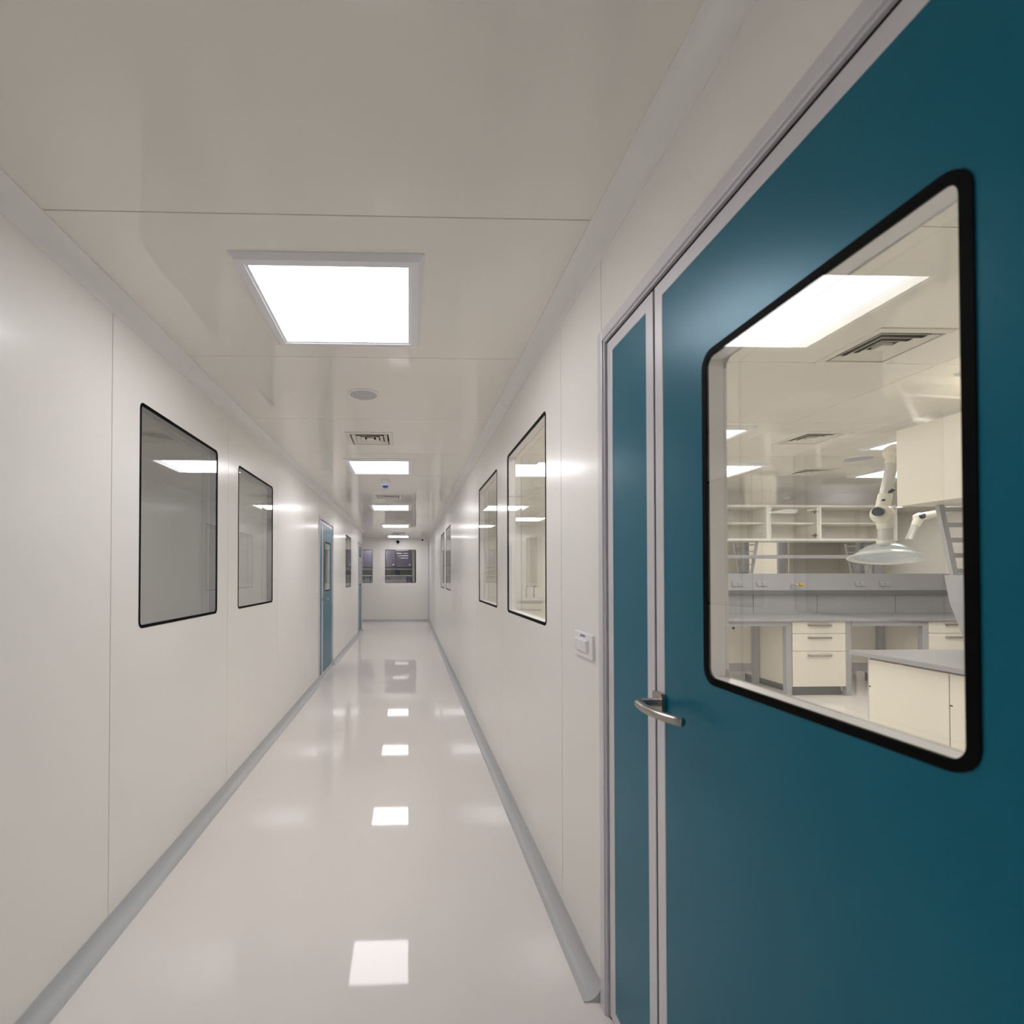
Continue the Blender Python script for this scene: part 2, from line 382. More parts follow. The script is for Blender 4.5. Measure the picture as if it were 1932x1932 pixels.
# ------------------------------------------------------------------ doors
def lever(t, name, X, s, y, z, dirn, lab=None):
    """s: +1 when the room side is -X (right wall) ; lever on the face X, projecting by -s"""
    bm = bmesh.new()
    prism(bm, 'x', rrect(y-0.024, y+0.024, z-0.027, z+0.027, 0.010, 5), X, X - s*0.009)
    e = obj('escutcheon', bm, 'steel', t, smooth=True)
    pts = [(X - s*0.008, y, z), (X - s*0.045, y, z)]
    for k in range(1, 6):
        a = math.radians(18*k); pts.append((X - s*(0.045+0.016*math.sin(a)), y + dirn*0.02*(1-math.cos(a)), z))
    for k in range(1, 11):
        u = k/10; pts.append((X - s*(0.061 + 0.008*math.sin(u*PI) - 0.026*u*u), y + dirn*(0.02 + 0.140*u), z - 0.002*u))
    pts.append(tuple(2*Vector(pts[-1])-Vector(pts[-2])*1.0 - (Vector(pts[-1])-Vector(pts[-2]))*0.85)); bm = bmesh.new(); tube(bm, pts, [0.0105]*(len(pts)-1)+[0.0085], 20)
    obj('lever', bm, 'steel', e, smooth=True)
    return e
def leaf(t, X, s, y0, y1, z1, win=None, side=None, gap=0.004):
    """leaf between y0,y1; face at X, body towards +s"""
    T = 0.044; e = 0.038; z0 = 0.012
    bm = bmesh.new()
    ring(bm, 'x', rect(y0, y1, z0, z1), rect(y0+e, y1-e, z0+e, z1-e), X, X + s*T)
    L = obj('leaf', bm, 'alu', t, bev=0.0015)
    bm = bmesh.new()
    h = [(win[0]+IN, win[1]-IN, win[2]+IN, win[3]-IN)] if win else []
    grid_wall(bm, 'x', X + s*0.0015, X + s*(T-0.0015), y0+e, y1-e, z0+e, z1-e, holes=h)
    P = obj('door_panel', bm, 'teal', L)
    if win:
        u0, u1, v0, v1 = win
        o = rrect(u0, u1, v0, v1, 0.035); i = rrect(u0+0.015, u1-0.015, v0+0.015, v1-0.015, 0.020)
        bm = bmesh.new(); ring(bm, 'x', o, i, X - s*0.0005, X + s*0.006)
        obj('window_gasket', bm, 'black', L)
        bm = bmesh.new(); ring(bm, 'x', o, i, X + s*(T-0.006), X + s*(T+0.0005))
        obj('rear_gasket', bm, 'white_pl', L)
        bm = bmesh.new(); prism(bm, 'x', i, X + s*0.0008, X + s*0.006); prism(bm, 'x', i, X + s*(T-0.006), X + s*(T-0.0008))
        obj('window_pane', bm, 'glass', L)
        bm = bmesh.new(); a, b_, c_, d = u0+IN+0.001, u1-IN-0.001, v0+IN+0.001, v1-IN-0.001
        ring(bm, 'x', rect(a, b_, c_, d), rect(a+0.005, b_-0.005, c_+0.005, d-0.005), X + s*0.0065, X + s*(T-0.0065))
        obj('window_lining', bm, 'white_pl', L)
    return L
def double_door(name, label, X, s, y0, y1, split, win, near_narrow, handle_y, hz, hdir):
    t = thing(name, label, 'door', (X, (y0+y1)/2, 0), kind='structure')
    zt = DZ
    # frame: proud ring with a stepped inner lip
    def U(w0, w1, c0, c1, bm):
        box(bm, min(c0, c1), max(c0, c1), y0+w0, y0+w1, 0, zt-w0); box(bm, min(c0, c1), max(c0, c1), y1-w1, y1-w0, 0, zt-w0)
        box(bm, min(c0, c1), max(c0, c1), y0+w1, y1-w1, zt-w1, zt-w0)
    bm = bmesh.new(); U(0.0, 0.034, X - s*0.012, X + s*TW, bm)
    fr = obj('door_frame', bm, 'alu', t, bev=0.002)
    bm = bmesh.new(); U(0.034, 0.041, X - s*0.006, X + s*0.03, bm)
    obj('frame_lip', bm, 'alu', fr, bev=0.001)
    bm = bmesh.new(); U(0.0412, 0.0488, X + s*0.003, X + s*0.018, bm)
    box(bm, min(X+s*0.003, X+s*0.018), max(X+s*0.003, X+s*0.018), split-0.0043, split+0.0043, 0, zt-0.05)
    obj('gap_shade_strip', bm, 'black', fr)  # black strips close the leaf gaps, standing in for their shade
    g = 0.049; z1 = zt - g
    a, b_ = y0+g, y1-g
    r1 = (a, split-0.0045); r2 = (split+0.0045, b_)
    wins = [None, None]
    wins[0 if near_narrow is False else 1] = win
    L1 = leaf(t, X, s, r1[0], r1[1], z1, wins[0]); L2 = leaf(t, X, s, r2[0], r2[1], z1, wins[1])
    Lh = L1 if near_narrow is False else L2
    lever(Lh, 'lever', X, s, handle_y, hz, hdir)
    return t
# right door: wide leaf near the camera with the big window, narrow leaf beyond
double_door('door_1', 'big teal double door with a wide black-edged window, filling the right foreground', XR, 1, DR[0], DR[1], 1.242,
            (0.528, 1.037, CAMZ-0.2285, CAMZ+0.4725), False, 1.219, CAMZ-0.318, -1)
double_door('door_2', 'teal door in the left wall, nearer of the two', XL, -1, DL1[0], DL1[1], 6.735,
            (6.93, 7.41, CAMZ-0.2285, CAMZ+0.4685), True, 6.76, CAMZ-0.33, 1)
double_door('door_3', 'teal door at the far end of the left wall', XL, -1, DL2[0], DL2[1], 11.66,
            (11.80, 12.22, CAMZ-0.2285, CAMZ+0.4685), True, 11.69, CAMZ-0.33, 1)

# ------------------------------------------------------------------ ceiling panel lights
def make_light(lampmat):
    # glass square 0.555, corner at origin (x0,y0) -> local; hangs at z 0 (ceiling)
    t = thing('ceiling_light', '', 'ceiling light', (0, 0, HZ))
    g = 0.560; p = -0.020
    o1 = rect(-0.056, g+0.056, -0.056, g+0.056); o2 = rect(-0.038, g+0.038, -0.038, g+0.038)
    i1 = rect(0.0, g, 0.0, g); i0 = rect(-0.012, g+0.012, -0.012, g+0.012)
    bm = bmesh.new()
    lv = [(o1, 0.0), (o1, -0.003), (o2, p), (i0, p), (i0, p+0.004), (i1, p+0.004), (i1, 0.0)]
    rings = [[bm.verts.new((x, y, HZ+z)) for x, y in pts] for pts, z in lv]
    for k in range(len(rings)-1):
        for i in range(4):
            bm.faces.new((rings[k][i], rings[k][(i+1) % 4], rings[k+1][(i+1) % 4], rings[k+1][i]))
    obj('trim_frame', bm, 'lamp_trim', t)
    obj('diffuser', B((0.0005, g-0.0005, 0.0005, g-0.0005, HZ-0.0155, HZ-0.002)), lampmat, t)
    return t
pos = [(-0.560, 1.727 + 2.973*k) for k in range(5)]
where = ['big bright square ceiling light nearest the camera', 'second bright ceiling light along the corridor, before the blue-tipped detector',
         'third bright ceiling light along the corridor', 'fourth bright ceiling light along the corridor', 'last bright ceiling light before the end wall']
L0 = make_light('lamp')
for k, (x, y) in enumerate(pos):
    o = L0 if k == 0 else copy_tree(L0)
    o.location = (x, y, HZ); tag(o, where[k], 'ceiling light', 'square panel lights in the corridor ceiling')
for k, y in enumerate((-1.95,)):
    o = copy_tree(L0); o.location = (-0.5575, y, HZ); tag(o, 'corridor ceiling light behind the viewpoint', 'ceiling light', 'square panel lights in the corridor ceiling')
LL0 = make_light('lamp_lab')
labl = [((1.965, 3.61), 'lab ceiling light at the left edge of the big door window, upper one'),
        ((2.955, 4.80), 'lab ceiling light at left of the big door window, lower one'),
        ((3.97, 3.57), 'lab ceiling light partly behind the upper joint of the white extraction arm'),
        ((4.95, 4.76), 'lab ceiling light partly behind the tube of the white extraction arm'),
        ((0.98, 4.80), 'lab ceiling light seen through the nearest right-wall window'),
        ((2.05, 9.25), 'lab ceiling light over the bench at the far lab wall'),
        ((4.10, 9.25), 'lab ceiling light over the far wall, hidden behind the glass cabinets'),
        ((0.98, 2.40), 'unseen added lab ceiling light just inside the corridor wall'),  # near rows out of view, added along the grid to light the near lab
        ((3.05, 2.00), 'unseen added lab ceiling light above the near lab bench'),
        ((5.09, 2.40), 'unseen added lab ceiling light beyond the near lab bench'),
        ((2.02, 0.50), 'unseen added lab ceiling light inside the near lab corner'),
        ((6.2, 3.6), 'lab ceiling light toward the side wall'),
        ((3.2, 7.95), 'hidden added lab ceiling light behind the far bench, toward the corridor'),  # last three are hidden, added to brighten the lab behind the far bench
        ((5.25, 7.95), 'hidden added lab ceiling light behind the far bench, in the middle'),
        ((7.3, 7.6), 'hidden added lab ceiling light over the fume cupboard')]
for k, ((x, y), lb) in enumerate(labl):
    o = LL0 if k == 0 else copy_tree(LL0)
    o.location = (x, y, HZ); tag(o, lb, 'ceiling light', 'square panel lights in the laboratory ceiling')

# ------------------------------------------------------------------ ceiling diffusers
def make_diffuser():
    t = thing('ceiling_vent', '', 'vent', (0, 0, HZ))
    S = 0.37
    def sq(m): return rect(m, S-m, m, S-m)
    bm = bmesh.new()
    lv = [(sq(0.0), 0.0), (sq(0.002), -0.005), (sq(0.034), -0.007), (sq(0.038), 0.020), (sq(0.022), 0.024), (sq(0.022), 0.0)]
    rings = [[bm.verts.new((x, y, HZ+z)) for x, y in pts] for pts, z in lv]
    for k in range(len(rings)-1):
        for i in range(4): bm.faces.new((rings[k][i], rings[k][(i+1) % 4], rings[k+1][(i+1) % 4], rings[k+1][i]))
    obj('frame', bm, 'vent', t)
    for q, m in enumerate((0.060, 0.094, 0.128)):
        bm = bmesh.new()
        lv = [(sq(m-0.0145), -0.006), (sq(m-0.013), -0.0075), (sq(m+0.0145), 0.0055), (sq(m+0.013), 0.007)]
        rings = [[bm.verts.new((x, y, HZ+z)) for x, y in pts] for pts, z in lv]
        for k in range(4):
            for i in range(4): bm.faces.new((rings[k][i], rings[k][(i+1) % 4], rings[(k+1) % 4][(i+1) % 4], rings[(k+1) % 4][i]))
        obj('louvre', bm, 'vent', t)
    bm = bmesh.new(); box(bm, 0.158, S-0.158, 0.158, S-0.158, HZ-0.006, HZ+0.010)
    obj('centre_plate', bm, 'vent', t)
    bm = B((0.026, S-0.026, 0.026, S-0.026, HZ+0.055, HZ+0.060))
    for x0, x1, y0, y1 in ((0.022, 0.026, 0.022, S-0.022), (S-0.026, S-0.022, 0.022, S-0.022), (0.026, S-0.026, 0.022, 0.026), (0.026, S-0.026, S-0.026, S-0.022)):
        box(bm, x0, x1, y0, y1, HZ+0.0245, HZ+0.06)
    obj('duct_box', bm, 'duct_dark', t)
    return t
D0 = make_diffuser()
dl = ['square louvred ceiling vent between the loudspeaker and the second light', 'louvred ceiling vent just past the blue-tipped detector',
      'louvred ceiling vent before the fourth corridor light', 'farthest louvred ceiling vent in the corridor']
for k, (x, y) in enumerate(DIFF):
    o = D0 if k == 0 else copy_tree(D0); o.location = (x, y, HZ); tag(o, dl[k], 'vent', 'louvred vents in the corridor ceiling')
dl = ['large near louvred vent in the lab ceiling, top right of door window', 'middle louvred vent in the lab ceiling', 'farthest louvred vent in the lab ceiling']
for k, (x, y) in enumerate(LDIFF):
    o = copy_tree(D0); o.location = (x, y, HZ); tag(o, dl[k], 'vent', 'louvred vents in the laboratory ceiling')

# ------------------------------------------------------------------ ceiling loudspeakers, detector, cameras
def speaker(x, y, r, lab):
    t = thing('ceiling_speaker', lab, 'speaker', (x, y, HZ))
    bm = bmesh.new()
    lathe(bm, [(r, 0), (r, -0.004), (r-0.006, -0.008), (r-0.012, -0.008), (r-0.014, -0.005), (r-0.014, 0)], (x, y, HZ), 48)
    obj('rim', bm, 'white_pl', t, smooth=True)
    bm = bmesh.new(); lathe(bm, [(r-0.015, -0.001), (r-0.015, -0.006), (0.05, -0.009), (0.004, -0.0095)], (x, y, HZ), 48)
    obj('grille', bm, 'grille', t, smooth=True)
speaker(-0.272, 2.99, 0.093, 'round white loudspeaker in the ceiling after the first light')
speaker(4.24, 4.52, 0.125, 'round speaker in the lab ceiling beside the extraction arm')
t = thing('smoke_detector', 'white ceiling detector with a bright blue tip', 'detector', (-0.265, 5.72, HZ))
bm = bmesh.new(); lathe(bm, [(0.055, 0), (0.055, -0.018), (0.046, -0.03), (0.05, -0.045), (0.046, -0.062), (0.036, -0.066), (0.004, -0.066)], (-0.265, 5.72, HZ), 32)
obj('body', bm, 'white_pl', t, smooth=True)
bm = bmesh.new(); lathe(bm, [(0.036, -0.066), (0.034, -0.078), (0.022, -0.09), (0.004, -0.092)], (-0.265, 5.72, HZ), 32)
obj('sensor_cap', bm, 'blue', t, smooth=True)
bm = bmesh.new(); lathe(bm, [(0.05, 0), (0.05, -0.02), (0.03, -0.035), (0.003, -0.036)], (5.3, 6.75, HZ), 24)
obj('smoke_detector', bm, 'white_pl', None, 'small white detector on the lab ceiling above the glass cabinets', 'detector', smooth=True)
# dome camera on the end wall
cx, cz = -0.305, CAMZ + 0.985
t = thing('dome_camera', 'round white camera with a black eye above the end window', 'camera', (cx, YB, cz-0.08))
my = Matrix.Rotation(PI/2, 3, 'X')
bm = bmesh.new(); lathe(bm, [(0.078, 0), (0.078, 0.02), (0.062, 0.045), (0.045, 0.052), (0.003, 0.052)], (cx, YB, cz), 32, my)
obj('housing', bm, 'white_pl', t, smooth=True)
bm = bmesh.new(); lathe(bm, [(0.044, 0.052), (0.040, 0.072), (0.022, 0.092), (0.003, 0.097)], (cx, YB, cz), 32, my)
obj('lens', bm, 'black', t, smooth=True)
# bullet camera
t = thing('bullet_camera', 'small white bracket camera with black lens at the right end corner', 'camera', (0.43, 14.2, HZ))
bm = bmesh.new(); lathe(bm, [(0.035, 0), (0.035, -0.012), (0.012, -0.02), (0.010, -0.06), (0.003, -0.06)], (0.46, 14.2, HZ), 20)
obj('bracket', bm, 'white_pl', t, smooth=True)
bm = bmesh.new(); tube(bm, [(0.50, 14.26, HZ-0.062), (0.415, 14.12, HZ-0.095)], 0.028, 18)
obj('housing', bm, 'white_pl', t, smooth=True)
bm = bmesh.new(); tube(bm, [(0.415, 14.12, HZ-0.095), (0.405, 14.104, HZ-0.099)], 0.025, 18)
obj('lens', bm, 'black', t, smooth=True)

# ------------------------------------------------------------------ light switches
def switch(X, s, y0, y1, z0, z1, n, lab, ink=False):
    t = thing('light_switch', lab, 'switch', (X, (y0+y1)/2, z0))
    bm = bmesh.new(); prism(bm, 'x', rrect(y0, y1, z0, z1, 0.006, 4), X, X - s*0.010)
    pl = obj('cover_plate', bm, 'white_pl', t, bev=0.002)
    w = (y1-y0); h = (z1-z0); a = y0 + 0.17*w; b_ = y1 - 0.17*w
    c_, d = z0 + 0.24*h, z1 - 0.26*h
    obj('rocker_bezel', B((min(X-s*0.010, X-s*0.016), max(X-s*0.010, X-s*0.016), a, b_, c_, d)), 'white_pl', t, bev=0.001)
    k = (b_-a-0.004)/n
    for i in range(n):
        q = a + 0.002 + i*k
        bm = bmesh.new()
        prism(bm, 'y', [(X-s*0.016, c_+0.003), (X-s*0.018, c_+0.003), (X-s*0.022, d-0.003), (X-s*0.016, d-0.003)], q+0.0006, q+k-0.0006)
        obj('rocker', bm, 'white_pl', t)
    if ink:
        ys = y0 + 0.60*w; zz = z1 - 0.13*h
        for m in range(4):
            bm = bmesh.new(); u = ys - m*0.0125
            tube(bm, [(X-s*0.0103, u, zz-0.004), (X-s*0.0103, u-0.004, zz+0.004), (X-s*0.0103, u-0.007, zz-0.002), (X-s*0.0103, u-0.010, zz+0.002)], 0.0009, 6)
            obj('ink_mark', bm, 'ink', t, label='blue pen scribble')
switch(XR, 1, 1.650, 1.835, CAMZ-0.290, CAMZ-0.204, 6, 'white switch plate with a row of rockers beside the big teal door', True)
switch(XL, -1, 6.20, 6.31, CAMZ-0.29, CAMZ-0.20, 2, 'small white switch plate before the nearer left teal door')

# ================================================================== LABORATORY
# coordinates: for the far island D (distance along view) = Y + 0.11
def lab_island_legs(): pass
ZT = 0.885      # worktop top
# ---- far island running across the room
IY0, IYC, IY1 = 5.50, 6.42, 7.34
IX0, IX1 = 2.90, 7.60
# bench frames (steel legs with rails)
bench = thing('lab_bench', 'long grey lab bench on steel legs facing the door window', 'bench', ((IX0+IX1)/2, IYC, 0))
obj('worktop', B((IX0, IX1, IY0, IY1, ZT-0.03, ZT)), 'grey_top', bench, bev=0.004)
for x in (2.95, 4.325, 5.022, 5.93, 6.66):
    for y in (IY0+0.04, IYC-0.36, IYC+0.30, IY1-0.10):
        obj('leg', B((x, x+0.065, y, y+0.055, 0, ZT-0.031)), 'grey_metal', bench, bev=0.003)
    obj('foot_rail', B((x+0.012, x+0.053, IY0+0.095, IYC-0.36, 0.0, 0.04)), 'grey_metal', bench)
for x0, x1 in ((3.016, 4.324), (5.088, 5.929)):
    obj('apron_rail', B((x0, x1, IY0+0.03, IY0+0.06, ZT-0.085, ZT-0.031)), 'grey_metal', bench)
def drawer_unit(x0, x1, y0, y1, lab, hidden=False):
    t = thing('drawer_cabinet', lab, 'cabinet', ((x0+x1)/2, (y0+y1)/2, 0))
    obj('carcass', B((x0, x1, y0+0.020, y1, 0.105, ZT-0.032)), 'cream', t)
    obj('plinth', B((x0+0.01, x1-0.01, y0+0.06, y1-0.02, 0, 0.105)), 'kick', t)
    zs = [ZT-0.034, ZT-0.170, ZT-0.372, 0.108]
    for k in range(3):
        a, b_ = zs[k+1]+0.003, zs[k]-0.002
        d = obj('drawer', B((x0+0.002, x1-0.002, y0, y0+0.018, a, b_)), 'cream', t, bev=0.001)
        cx = (x0+x1)/2; zc = b_ - (0.038 if k == 0 else 0.045)
        bm = bmesh.new(); tube(bm, [(cx-0.125, y0, zc), (cx-0.125, y0-0.024, zc), (cx+0.125, y0-0.024, zc), (cx+0.125, y0, zc)], 0.011, 10)
        obj('handle', bm, 'steel', d)
    return t
drawer_unit(4.395, 5.018, IY0+0.035, IYC-0.05, 'cream cabinet with three drawers under the far lab bench')
drawer_unit(6.00, 6.655, IY0+0.035, IYC-0.05, 'second cream drawer cabinet, right of the knee space in far lab bench')
def knee_panel(x0, x1, lab, hx):
    t = thing('knee_panel', lab, 'panel', ((x0+x1)/2, IYC-0.3, 0.3), 'cream panels closing the knee spaces of the lab bench')
    bm = bmesh.new(); box(bm, x0, x1, IYC-0.30, IYC-0.28, 0.27, ZT-0.032)
    obj('board', bm, 'cream', t)
    obj('lower_rail', B((x0, x1, IYC-0.31, IYC-0.27, 0.17, 0.268)), 'grey_metal', t)
    mz = Matrix.Rotation(PI/2, 3, 'X')
    bm = bmesh.new(); lathe(bm, [(0.016, 0), (0.016, 0.004), (0.003, 0.005)], (hx, IYC-0.30, ZT-0.17), 16, mz)
    obj('cable_grommet', bm, 'black', t, smooth=True)
knee_panel(3.02, 4.32, 'cream knee-space panel left of the three-drawer cabinet', 4.10)
knee_panel(5.09, 5.925, 'cream knee-space panel right of the three-drawer cabinet', 5.18)
# service spine: lower splash panel, duct box with slanted front
t = thing('service_duct', 'grey service duct with sockets along the middle of far lab bench', 'service duct', ((IX0+IX1)/2, IYC, ZT))
obj('splash_panel', B((IX0+0.1, IX1-0.1, IYC-0.10, IYC+0.10, ZT+0.0005, 1.125)), 'grey_metal', t)
bm = bmesh.new()
prof = [(IYC-0.21, 1.190), (IYC-0.155, 1.405), (IYC+0.155, 1.405), (IYC+0.21, 1.190), (IYC+0.12, 1.126), (IYC-0.12, 1.126)]
prism(bm, 'x', prof, IX0+0.08, IX1-0.08)
obj('duct_housing', bm, 'grey_metal', t, bev=0.002)
for x in (3.55, 4.50, 5.35, 6.40):
    obj('panel_joint', B((x, x+0.003, IYC-0.102, IYC-0.0995, ZT+0.001, 1.125)), 'dark', t)
def duct_y(z): return IYC-0.21 + (z-1.190)/(1.405-1.190)*0.055
duct = t
def socket(px):
    X = (px-770)*6.30/930; z = 1.27
    for k in (0, 1):
        bm = bmesh.new(); x0 = X - 0.066 + k*0.068
        prism(bm, 'x', [(duct_y(z-0.032), z-0.032), (duct_y(z-0.032)-0.016, z-0.030), (duct_y(z+0.032)-0.016, z+0.03), (duct_y(z+0.032), z+0.032)], x0, x0+0.064)
        sk = obj('power_socket', bm, 'grey_metal', duct, bev=0.003)
        bm = bmesh.new(); prism(bm, 'x', [(duct_y(z+0.014)-0.014, z+0.014), (duct_y(z+0.014)-0.020, z+0.014), (duct_y(z+0.028)-0.020, z+0.028), (duct_y(z+0.028)-0.014, z+0.028)], x0+0.006, x0+0.058)
        obj('label_strip', bm, 'light_grey', sk)
for px in (1394, 1441, 1632, 1680): socket(px)
bm = bmesh.new(); tube(bm, [(4.93, duct_y(1.26)+0.002, 1.265), (4.93, duct_y(1.26)-0.05, 1.265), (4.965, duct_y(1.26)-0.08, 1.265)], 0.009, 10)
gt = obj('gas_tap', bm, 'chrome', duct, smooth=True)
bm = bmesh.new(); tube(bm, [(4.975, duct_y(1.26)-0.08, 1.265), (5.015, duct_y(1.26)-0.08, 1.262)], 0.022, 14)
obj('tap_knob', bm, 'yellow', gt, bev=0.002, label='yellow gas tap knob')
# uprights: slanted ladder brackets
ZU = CAMZ + 0.43
def ladder_upright_y(x, lab, grp):
    """bracket in a plane of constant x (far island)"""
    t = thing('shelf_upright', lab, 'upright', (x, IYC, 1.405), grp)
    w = 0.012
    obj('post', B((x-0.03, x+0.03, IYC-0.03, IYC+0.03, 1.4055, ZU-0.001)), 'grey_metal', t)
    for sg in (-1, 1):
        bm = bmesh.new()
        y0, y1 = IYC+sg*0.105, IYC+sg*0.205
        prism(bm, 'x', [(y0, 1.4055), (y0+sg*0.028, 1.4055), (y1+sg*0.028, ZU-0.001), (y1, ZU-0.001)], x-w, x+w)
        r = obj('slanted_rail', bm, 'light_grey', t)
        for k in range(5):
            z = 1.43 + k*0.085; f = (z-1.405)/(ZU-1.405); yy = y0 + (y1-y0)*f
            obj('rung', B((x-0.008, x+0.008, min(IYC+sg*0.03, yy), max(IYC+sg*0.03, yy), z, z+0.014)), 'light_grey', t)
for x, lb in ((3.05, 'ladder-like grey upright at the left end of far lab bench'), (4.47, 'ladder-like grey upright seen beside the bent steel pipe'), (6.03, 'ladder-like grey upright behind the clear hood')):
    ladder_upright_y(x, lb, 'ladder-like uprights on the far lab bench')
obj('glass_shelf', B((3.0, 6.25, IYC-0.295, IYC-0.190, 1.595, 1.640)), 'grey_metal', None, 'narrow grey shelf running under the glass cabinets', 'shelf', bev=0.003)
# wall cabinets above island
def wall_cab(x0, x1, lab, sliding):
    y0, y1 = IYC-0.37, IYC-0.02; z0, z1 = ZU, CAMZ+0.88; th = 0.028
    t = thing('glass_cabinet', lab, 'cabinet', ((x0+x1)/2, (y0+y1)/2, z0), 'glass fronted cabinets above the far bench')
    x0 += 0.001; x1 -= 0.001
    obj('carcass', B((x0, x0+th, y0, y1, z0, z1), (x1-th, x1, y0, y1, z0, z1), (x0+th, x1-th, y0, y1, z0, z0+th), (x0+th, x1-th, y0, y1, z1-th, z1), (x0+th, x1-th, y1-0.01, y1, z0+th, z1-th)), 'white_lam', t)
    obj('shelf', B((x0+th+0.001, x1-th-0.001, y0+0.05, y1-0.012, z0+0.215, z0+0.235)), 'white_lam', t)
    if sliding:
        m = (x0+x1)/2
        for k, (a, b_) in enumerate(((x0+th+0.002, m+0.03), (m-0.03, x1-th-0.002))):
            g = obj('glass_door', B((a, b_, y0+0.008+0.010*k, y0+0.013+0.010*k, z0+th+0.001, z1-th-0.001)), 'glass_cab', t)
            hx = a+0.04 if k == 0 else b_-0.11
            obj('finger_pull', B((hx, hx+0.07, y0+0.004+0.010*k, y0+0.0075+0.010*k, z0+0.075, z0+0.10)), 'grey_metal', g)
    else:
        g = obj('glass_door', B((x0+0.002, x1-0.002, y0-0.007, y0-0.002, z0+0.003, z1-0.003)), 'glass_cab', t)
        for z in (z0+0.06, z1-0.09):
            obj('hinge', B((x1-0.09, x1-0.01, y0-0.0015, y0+0.010, z, z+0.012), (x1-0.058, x1-0.045, y0-0.0015, y0+0.012, z-0.018, z+0.030)), 'steel', g)
        obj('door_buffer', B((x0+0.012, x0+0.045, y0-0.0015, y0+0.002, z1-0.06, z1-0.035)), 'white_pl', g)
wall_cab(2.95, 3.51, 'hinged glass cabinet farthest left above the far bench', False)
wall_cab(3.51, 4.517, 'sliding glass cabinet left of the hinged one above far bench', True)
wall_cab(4.517, 5.16, 'glass cabinet with metal hinge, middle of the row above far bench', False)
wall_cab(5.16, 6.17, 'sliding glass cabinet behind the white extraction arm', True)

# ---- near island along the right, with closed upper cabinet
NX0, NXC, NX1, NY0, NY1 = 2.95, 3.70, 4.45, 0.5, 3.23
NZ = 0.885
obj('worktop', B((NX0, NX1, NY0, NY1, NZ-0.03, NZ)), 'grey_top', None, 'grey worktop of the near lab bench, low right in door window', 'worktop', bev=0.003)
def base_cab(y0, y1, lab, side=-1):
    x0, x1 = NX0+0.045, NXC-0.03
    t = thing('base_cabinet', lab, 'cabinet', ((x0+x1)/2, (y0+y1)/2, 0), 'cream cupboards under the near lab bench')
    obj('carcass', B((x0+0.02, x1, y0+0.001, y1-0.001, 0.10, NZ-0.045)), 'white_lam', t)
    obj('plinth', B((x0+0.06, x1-0.02, y0+0.001, y1-0.001, 0, 0.10)), 'kick', t)
    d = obj('door', B((x0, x0+0.018, y0+0.003, y1-0.003, 0.103, NZ-0.047)), 'cream', t, bev=0.001)
    for z in (0.30, 0.66):
        obj('hinge', B((x0-0.0015, x0, y1-0.016, y1-0.003, z, z+0.008)), 'dark', d)
    return t
for (a, b_, lb) in ((2.66, 3.14, 'cream cupboard at the far end of the near lab bench'), (1.80, 2.66, 'cream cupboard next along the near lab bench'), (0.60, 1.80, 'cream cupboard at the near end of the near lab bench')):
    base_cab(a, b_, lb)
obj('end_panel', B((NX0+0.065, NX1-0.05, NY1-0.085, NY1-0.065, 0.0, NZ-0.031)), 'light_grey', None, 'grey end panel of the near lab bench', 'panel')
# closed upper cabinet
t = thing('upper_cabinet', 'big plain cream cabinet hanging above the near lab bench', 'cabinet', (NXC, 2.1, CAMZ+0.448))
obj('carcass', B((3.218, NXC-0.005, 0.9, 3.14, CAMZ+0.449, CAMZ+0.944)), 'cream', t)
for k, (a, b_) in enumerate(((0.9, 1.95), (1.95, 3.14))):
    obj('door', B((3.20, 3.217, a+0.0015, b_-0.0015, CAMZ+0.448, CAMZ+0.944)), 'cream', t, bev=0.001)
# service spine of near island
t = thing('service_duct', 'light grey slanted service duct at right edge of the door window', 'service duct', (NXC, 1.8, NZ))
bm = bmesh.new()
prof = [(3.60, NZ+0.001), (3.585, NZ+0.10), (3.50, CAMZ-0.18), (3.465, CAMZ+0.0), (3.935, CAMZ+0.0), (3.90, CAMZ-0.18), (3.815, NZ+0.10), (3.80, NZ+0.001)]
prism(bm, 'y', prof, NY0+0.2, 3.10)
obj('duct_housing', bm, 'light_grey', t, bev=0.002)
def ladder_upright_x(y, lab, grp):
    t = thing('shelf_upright', lab, 'upright', (NXC, y, CAMZ+0.002), grp)
    z0, z1 = CAMZ+0.002, CAMZ+0.446; w = 0.012
    obj('post', B((NXC-0.03, NXC+0.03, y-0.03, y+0.03, z0, z1)), 'light_grey', t)
    for sg in (-1, 1):
        a, b_ = NXC+sg*0.195, NXC+sg*0.285
        bm = bmesh.new(); prism(bm, 'y', [(a, z0), (a+sg*0.035, z0), (b_+sg*0.035, z1), (b_, z1)], y-w, y+w)
        obj('slanted_rail', bm, 'light_grey', t)
        for k in range(5):
            z = z0+0.01 + k*0.098; f = (z-z0)/(z1-z0); xx = a+(b_-a)*f
            obj('rung', B((min(NXC+sg*0.03, xx), max(NXC+sg*0.03, xx), y-0.008, y+0.008, z, z+0.03)), 'light_grey', t)
ladder_upright_x(3.06, 'ladder-like grey bracket under the far end of big cream cabinet', 'ladder-like uprights on the near lab bench')
ladder_upright_x(1.6, 'ladder-like grey bracket under the middle of big cream cabinet', 'ladder-like uprights on the near lab bench')

